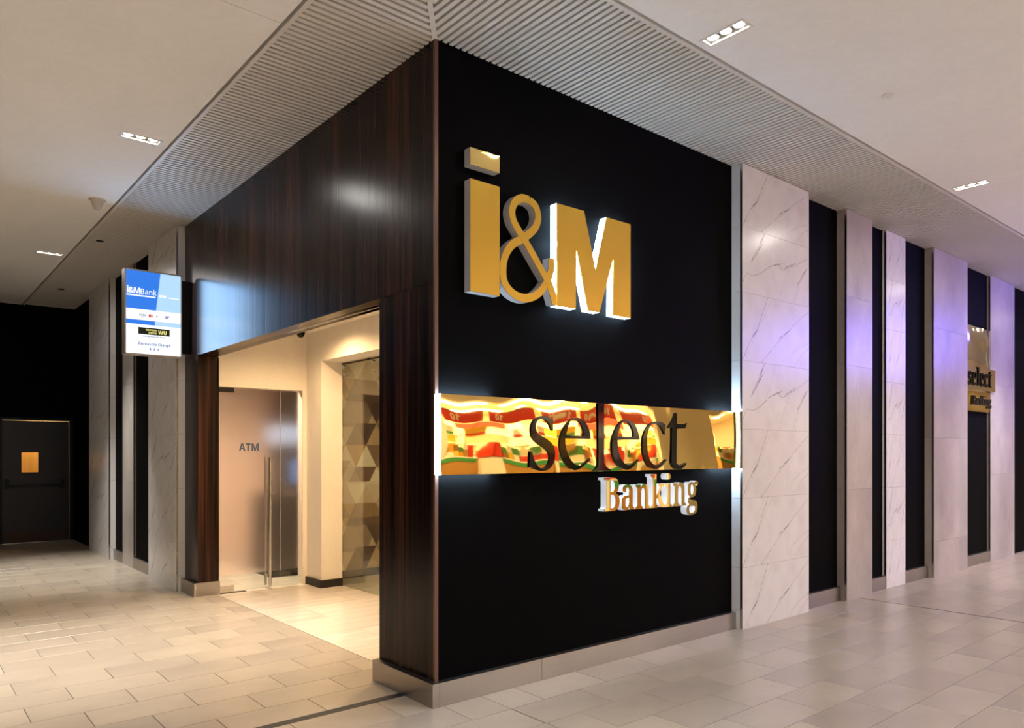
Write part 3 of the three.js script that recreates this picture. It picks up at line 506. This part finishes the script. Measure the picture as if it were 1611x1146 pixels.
// "Banking"
{ const size = .241, kx = .795; let x = 1.398;
  const names = { B: 'gold serif capital B opening the word Banking', a: 'gold serif letter a after the capital B', n: 'gold serif letter n before the letter k', k: 'tall gold serif letter k in the word Banking', i: 'gold serif letter i with round dot in the word Banking', N: 'gold serif letter n before the final g', g: 'gold serif letter g ending the word Banking' };
  for (const ch of ['B', 'a', 'n', 'k', 'i', 'N', 'g']) {
    const c = ch === 'N' ? 'n' : ch, o = { size, curveSegments: 6, bevelEnabled: false }, a = new TextGeometry(c, { font: serifBold, ...o, depth: .056 }), b = new TextGeometry(c, { font: serifBold, ...o, depth: .003 });
    a.computeBoundingBox(); const wd = serifBold.data.glyphs[c].ha * size / serifBold.data.resolution;
    const q = thing('sign_letter', names[ch], 'sign letter', 'small gold letters of the word Banking'); q.position.set(x - (ch === 'B' ? a.boundingBox.min.x * kx : 0), 1.083, 0); if (ch === 'B') x -= a.boundingBox.min.x * kx;
    a.scale(kx, 1, 1).translate(0, 0, .004); b.scale(kx, 1, 1).translate(0, 0, .0601); part('return', a, acrylicDim, q); part('face', b, goldMirror, q); x += wd * kx;
  } }

// small mirrored sign in the recess between the far pillars
const mini = thing('wall_sign', 'small mirrored sign stack with a cream select band between two stone pillars', 'sign panel');
const ripple = (x0, x1, y0, y1, z, amp) => { const w = x1 - x0, h = y1 - y0, g = new THREE.PlaneGeometry(w, h, 48, 48), p = g.attributes.position; for (let i = 0; i < p.count; i++) { const u = p.getX(i), v = p.getY(i); p.setZ(i, z + amp * (Math.sin(v * 17 + u * 2) + .6 * Math.sin(u * 13 + v * 5 + 1) - 9 * u * u)); } g.translate((x0 + x1) / 2, (y0 + y1) / 2, 0); g.computeVertexNormals(); return g; };
const mirrorPlate = std({ color: new THREE.Color().setRGB(.95, .85, .68), metalness: 1, roughness: .06 });
part('backing', boxG(8.2, 9.19, 2.05, 3.19, .002, .014), blackMetal, mini); part('mirror_plate', ripple(8.2, 9.19, 2.05, 3.19, .028, .0045), mirrorPlate, mini);
part('gold_plate', ripple(8.2, 9.19, 2.05, 2.32, .046, .003), goldMirror, mini);
{ const b = part('band', boxG(8.19, 9.3, 2.335, 2.635, .03, .075), std({ color: new THREE.Color().setRGB(.96, .82, .55), metalness: 1, roughness: .12 }), mini);
  const g = new TextGeometry('select', { font: serif, size: .235, depth: .012, curveSegments: 5 }); g.scale(1.0, 1, 1).translate(8.26, 2.39, .0755); part('lettering', g, glossBlack, b);
  const g2 = new TextGeometry('Banking', { font: serifBold, size: .12, depth: .012, curveSegments: 4 }); g2.translate(8.5, 2.14, .052); part('lettering', g2, std({ color: 0x201a10, roughness: .3 }), mini); }

// blade sign with the lit screen
const blade = thing('light_box_sign', 'lit blue and white blade sign for bank, cash machine and currency exchange', 'sign');
const poster = canvasTex(720, 1060, (c, w, h) => {
  c.fillStyle = '#f4f7fd'; c.fillRect(0, 0, w, h);
  c.fillStyle = '#2f74d8'; c.fillRect(0, 0, 430, 490); c.fillStyle = '#a9cdf2'; c.beginPath(); c.moveTo(445, 0); c.lineTo(w, 0); c.lineTo(w, 490); c.lineTo(385, 490); c.closePath(); c.fill(); c.fillStyle = '#2f74d8'; c.beginPath(); c.moveTo(430, 0); c.lineTo(445, 0); c.lineTo(385, 490); c.lineTo(380, 490); c.closePath(); c.fill();
  c.fillStyle = '#ffffff'; c.font = 'bold 116px sans-serif'; c.fillText('i', 18, 300); c.font = 'bold 100px sans-serif'; c.fillText('&', 42, 300); c.font = 'bold 104px sans-serif'; c.fillText('M', 102, 300); c.font = '92px sans-serif'; c.fillText('Bank', 186, 300); c.fillRect(18, 316, 362, 16);
  c.font = 'bold 46px sans-serif'; c.fillText('ATM', 420, 318); for (let k = 0; k < 8; k++) c.fillRect(552 + k * 17, 304 + (k % 3) * 2, 12, 13);
  c.fillStyle = '#2f74d8'; c.fillRect(0, 625, 372, 54); c.fillStyle = '#a9cdf2'; c.fillRect(372, 625, w - 372, 54);
  c.fillStyle = '#4a5a8c'; c.font = 'italic bold 40px sans-serif'; c.fillText('VISA', 172, 576);
  c.fillStyle = '#c23a3a'; c.beginPath(); c.arc(312, 562, 20, 0, TAU); c.fill(); c.fillStyle = '#e2a29a'; c.beginPath(); c.arc(336, 562, 18, 0, TAU); c.fill();
  c.fillStyle = '#3c4a78'; c.beginPath(); c.moveTo(384, 562); c.lineTo(402, 548); c.lineTo(402, 576); c.closePath(); c.fill(); c.fillRect(504, 546, 52, 12); c.fillStyle = '#8a6aa0'; c.fillRect(504, 562, 40, 16);
  c.fillStyle = '#161a10'; c.fillRect(166, 715, 394, 84); c.fillStyle = '#efe48a'; c.font = 'bold 31px sans-serif'; c.textAlign = 'right'; c.fillText('WESTERN', 396, 752); c.fillText('UNION', 396, 786); c.textAlign = 'left'; c.font = 'bold 68px sans-serif'; c.fillText('WU', 414, 784);
  c.fillStyle = '#3a4c74'; c.font = 'bold 24px sans-serif'; c.textAlign = 'center'; c.fillText('moving money for better', w / 2 + 4, 828); c.fillStyle = '#c3cfe2'; c.fillRect(20, 862, w - 40, 3);
  c.fillStyle = '#34518c'; c.font = 'bold 46px sans-serif'; c.fillText('Bureau De Change', w / 2 + 10, 934); c.fillText('$', w / 2 - 46, 996); c.fillText('£', w / 2 + 6, 996); c.fillText('€', w / 2 + 58, 996);
});
const bx0 = -.642, bx1 = -.092, by0 = 2.5, by1 = 3.372, bz = -4.6;
part('screen', (() => { const g = boxG(bx0 + .012, bx1 - .012, by0 + .014, by1 - .014, bz - .004, bz - .001); const p = g.attributes.position, u = g.attributes.uv; for (let i = 0; i < u.count; i++) u.setXY(i, (p.getX(i) - bx0) / (bx1 - bx0), (p.getY(i) - by0) / (by1 - by0)); return g; })(), std({ color: 0x0a0a0a, roughness: .3, emissive: 0xffffff, emissiveMap: poster, emissiveIntensity: .95 }), blade);
part('case', mergeGeometries([boxG(bx0, bx1, by0, by1, bz - .12, bz - .005), boxG(bx0, bx0 + .012, by0, by1, bz - .005, bz), boxG(bx1 - .012, bx1, by0, by1, bz - .005, bz), boxG(bx0, bx1, by0, by0 + .014, bz - .005, bz), boxG(bx0, bx1, by1 - .014, by1, bz - .005, bz)]), std({ color: 0xc9c5c0, metalness: .6, roughness: .4 }), blade);
part('bracket', boxG(bx1, -.0005, by0 + .05, by1 - .05, bz - .1, bz - .03), blackMetal, blade);
{ const a = new THREE.RectAreaLight(new THREE.Color().setRGB(.36, .63, 1), 7, .5, .82); a.position.set((bx0 + bx1) / 2, (by0 + by1) / 2, bz + .004); a.lookAt((bx0 + bx1) / 2, (by0 + by1) / 2, bz + 1); a.name = 'screen_glow'; scene.add(a); }

// ---------------------------------------------------------------- small ceiling devices
{ const g = thing('smoke_detector', 'translucent cone shaped detector on the side corridor ceiling', 'detector'); g.position.set(-.918, H, -4.45);
  part('cone', new THREE.LatheGeometry([[.001, -.095], [.03, -.094], [.036, -.085], [.058, -.01], [.074, -.006], [.076, 0]].map(([a, b]) => new THREE.Vector2(a, b)), 32), std({ color: 0xcfc4b4, roughness: .5 }), g); }
const cap = new THREE.LatheGeometry([[.001, -.007], [.034, -.007], [.04, -.003], [.041, 0]].map(([a, b]) => new THREE.Vector2(a, b)), 28);
for (const [x, z, l, r, m] of [[2.777, 1.421, 'flat round sprinkler cover on the ceiling beside the slatted soffit', 1, whiteMetal], [-.589, -6.008, 'dark sprinkler cover on the soffit above the lit blade sign', 1, blackMetal], [-.471, -9.243, 'dark sprinkler cover on the soffit nearest the fire door', 1.1, blackMetal]]) { const s = tag(part('sprinkler_cover', cap, m, scene, x, H - .002, z), l, 'sprinkler', 'ceiling sprinkler covers'); s.scale.setScalar(r); }

// ---------------------------------------------------------------- the mall opposite (mirrored in the gold panel)
const wallS = thing('wall_south', 'cream mall wall and piers round the shops mirrored in the gold panel', 'wall', undefined, 'structure');
part('wall_panel', boxG(XW, 5.0, 0, H + .1, ZS, ZS + .3), cream, wallS); part('wall_panel', boxG(11.6, 13.3, 0, H + .1, ZS, ZS + .3), cream, wallS); part('wall_panel', boxG(18, X1, 0, H + .1, ZS, ZS + .3), cream, wallS);
part('wall_panel', boxG(5.0, 11.6, 3.2, H + .1, ZS, ZS + .3), cream, wallS); part('wall_panel', boxG(13.3, 18, 3.2, H + .1, ZS, ZS + .3), cream, wallS);
const shopfront = std({ color: 0x5d544a, roughness: .7 });
const wallW = thing('wall_west', 'brown wall of the side corridor opposite the entrance', 'wall', undefined, 'structure'); part('wall_panel', boxG(XW - .2, XW, 0, H + .1, ZN - .2, -3.5), shopfront, wallW); part('wall_panel', boxG(XW - .2, XW, 0, H + .1, -3.499, ZS + .3), shopfront, wallW);
const wallE = thing('wall_east', 'cream wall closing the far end of the mall', 'wall', undefined, 'structure'); part('wall_panel', boxG(X1, X1 + .2, 0, H + .1, -.2, 13.2), cream, wallE);
const shopWall = std({ color: 0xe9e2d2, roughness: .8 });
const shopB = thing('wall_shop', 'pale back wall of the shop mirrored in the gold panel', 'wall', undefined, 'structure'); part('wall_panel', boxG(4.8, X1, 0, 3.4, 13, 13.1), shopWall, shopB);
const shopL = thing('wall_shop', 'pale side wall at the start of the mirrored shop', 'wall', undefined, 'structure'); part('wall_panel', boxG(4.7, 4.8, 0, 3.4, ZS + .3, 13.1), shopWall, shopL);
const shopC = thing('ceiling_shop', 'white ceiling of the shop mirrored in the gold panel', 'ceiling', undefined, 'structure'); part('ceiling_board', boxG(4.8, X1, 3.3, 3.4, ZS + .3, 13), shopWall, shopC);
tag(part('floor', boxG(4.8, X1, -.1, 0, ZS + .001, 13), std({ color: 0xb08d5c, roughness: .3 }), scene), 'brown floor of the shop mirrored in the gold panel', 'floor', undefined, 'structure');
const shopGlow = std({ color: 0xffffff, emissive: new THREE.Color().setRGB(...SHOP.color), emissiveIntensity: 6 });
[[6.2, 'first'], [8.6, 'second'], [11.0, 'third'], [13.6, 'fourth'], [16.2, 'fifth']].forEach(([x, l]) => { for (const [z, zl] of [[8.6, 'front'], [10.6, 'rear']]) {
  const g = thing('shop_light', `${l} long light panel in the ${zl} row of the mirrored shop ceiling`, 'ceiling light', 'shop ceiling lights'); part('light_panel', boxG(x - .8, x + .8, 3.268, 3.298, z - .15, z + .15), shopGlow, g);
  const a = new THREE.RectAreaLight(new THREE.Color().setRGB(...SHOP.color), SHOP.power, 1.6, .3); a.position.set(x, 3.262, z); a.lookAt(x, 0, z); a.name = 'shop_panel_glow'; scene.add(a); } });
const red = std({ color: 0xdc3a22, roughness: .5 }), white = std({ color: 0xf2efe6, roughness: .6 }), green = std({ color: 0x3f9a50, roughness: .6 });
[[5.9, 8.0, 'first red hanging banner with a white 10 in the mirrored shop'], [7.2, 8.1, 'second red hanging banner with a white 10 in the mirrored shop'], [8.5, 8.0, 'third red hanging banner with a white 10 in the mirrored shop'], [9.9, 8.1, 'fourth red hanging banner with a white 10 in the mirrored shop'], [11.2, 8.0, 'fifth red hanging banner with a white 10 in the mirrored shop'], [12.6, 8.4, 'last red hanging banner with a white 10 in the mirrored shop']].forEach(([x, z, l]) => {
  const g = thing('banner', l, 'banner', 'red banners in the mirrored shop'); part('cloth', boxG(x - .5, x + .5, 2.4, 2.85, z, z + .01), red, g);
  const t = new TextGeometry('10', { font, size: .26, depth: .004, curveSegments: 5 }); t.rotateY(Math.PI); t.translate(x + .2, 2.5, z - .001); part('numeral', t, white, g); part('rod', boxG(x - .52, x + .52, 2.85, 2.875, z - .005, z + .015), blackMetal, g); for (const k of [-.4, .395]) part('cord', boxG(x + k, x + k + .005, 2.875, 3.299, z, z + .005), blackMetal, g); });
const prodMats = [0xe8c33a, 0xd8432c, 0xf0ead8, 0x4f8f4a, 0xb98a4a, 0xe9dfc0, 0x9c6a3c, 0xe09a3a].map((c) => std({ color: c, roughness: .5 }));
const ords = ['first', 'second', 'third', 'fourth', 'fifth', 'sixth'];
seed = 31;
[5.9, 7.5, 9.1, 10.7, 12.3, 15.2].forEach((x, n) => {                 // low green display tables with stacked groceries
  const z = 8.3, g = thing('display_table', `${ords[n]} green display table along the mirrored shop front`, 'table', 'display tables in the mirrored shop');
  part('top', boxG(x - .7, x + .7, .86, .9, z - .3, z + .3), white, g); part('apron', boxG(x - .69, x + .69, .7, .86, z - .29, z - .27), green, g); part('base', boxG(x - .66, x + .66, 0, .86, z - .26, z + .26), prodMats[4], g);
  for (let k = 0; k < 6; k++) { let y = .9; for (let r = 0; r < 2; r++) { const w = rr(.17, .215), h = rr(.18, .34); tag(part('grocery_box', boxG(-w / 2, w / 2, 0, h, -.12, .12), prodMats[Math.floor(rnd() * 8)], scene, x - .58 + k * .232, y + .0005, z - .05), `${['lower', 'upper'][r]} grocery box, ${ords[k]} along the ${ords[n]} green display table`, 'box', `groceries on the ${ords[n]} display table`); y += h + .0005; } } });
[[6.3, 0], [8.2, 1], [10.1, 0], [12.0, 1], [13.9, 0], [15.8, 1]].forEach(([x, n], k) => {   // tall shelving behind
  const z = 9.7, g = thing('shop_shelf', `${ords[k]} tall white shelving unit at the back of the mirrored shop`, 'shelf', 'shelving units in the mirrored shop');
  part('back_panel', boxG(x - .85, x + .85, 0, 2.3, z + .38, z + .4), prodMats[n ? 5 : 0], g); for (const y of [.1, .55, 1.0, 1.45, 1.9]) part('shelf_board', boxG(x - .85, x + .85, y, y + .04, z, z + .38), white, g); part('header', boxG(x - .85, x + .85, 2.3, 2.55, z + .3, z + .4), n ? red : white, g);
  for (const sx of [-.85, .82]) part('side_panel', boxG(x + sx, x + sx + .03, 0, 2.3, z, z + .38), white, g); });
[6.7, 8.3, 9.9, 11.45].forEach((x, n) => { const g = thing('shopping_crate', `${ords[n]} red shopping crate between the green display tables`, 'crate', 'red crates in the mirrored shop');
  part('shell', mergeGeometries([boxG(x - .1, x + .1, .9, .92, 7.85, 8.0), boxG(x - .1, x - .09, .9, 1.5, 7.85, 8.0), boxG(x + .09, x + .1, .9, 1.5, 7.85, 8.0), boxG(x - .1, x + .1, .9, 1.5, 7.85, 7.86), boxG(x - .1, x + .1, .9, 1.5, 7.99, 8.0)]), red, g); part('stand', boxG(x - .08, x + .08, 0, .9, 7.87, 7.98), white, g); });

[[5.6, 'white'], [6.5, 'yellow'], [7.9, 'white'], [8.9, 'yellow'], [9.5, 'white'], [10.4, 'yellow'], [11.9, 'white'], [14.2, 'yellow']].forEach(([x, c], n) => {   // cards hung between the banners
  const g = thing('promotion_card', `${c} promotion card hung ${n < 7 ? `${['first', 'second', 'third', 'fourth', 'fifth', 'sixth', 'seventh'][n]} along` : 'last in'} the mirrored shop`, 'card', 'promotion cards in the mirrored shop'); part('card', boxG(x - .17, x + .17, 1.82, 2.2, 8.2, 8.206), c === 'white' ? white : prodMats[0], g); part('stripe', boxG(x - .17, x + .17, 1.86, 1.96, 8.197, 8.2), n % 3 ? red : green, g); part('cord', boxG(x - .003, x + .003, 2.2, 3.299, 8.2, 8.206), blackMetal, g); });

// violet screen hanging across the mall; it tints the pillars
{ const a = [8.96, 3.88], b = [11.67, 1.6], len = Math.hypot(b[0] - a[0], b[1] - a[1]), g = thing('hanging_screen', 'violet blue screen hanging across the mall, seen as a glow on the pillars', 'screen');
  g.position.set((a[0] + b[0]) / 2, 0, (a[1] + b[1]) / 2); const n = new THREE.Vector3(-.6436, 0, -.7653); g.rotation.y = Math.atan2(n.x, n.z);
  part('case', boxG(-len / 2 - .03, len / 2 + .03, 2.85, 3.88, -.12, -.002), blackMetal, g);
  part('display', boxG(-len / 2, len / 2, 2.88, 3.85, -.002, 0), std({ color: 0x080808, emissive: new THREE.Color().setRGB(...LED.color), emissiveIntensity: LED.power }), g);
  part('hanger', mergeGeometries([boxG(-1.2, -1.17, 3.88, H, -.08, -.05), boxG(1.17, 1.2, 3.88, H, -.08, -.05)]), blackMetal, g);
  const l = new THREE.RectAreaLight(new THREE.Color().setRGB(...LED.color), LED.power * .2, len, .97); l.position.set(g.position.x + n.x * .006, 3.365, g.position.z + n.z * .006); l.lookAt(l.position.clone().add(n)); l.name = 'hanging_screen_glow'; scene.add(l); }

renderer.render(scene, camera);
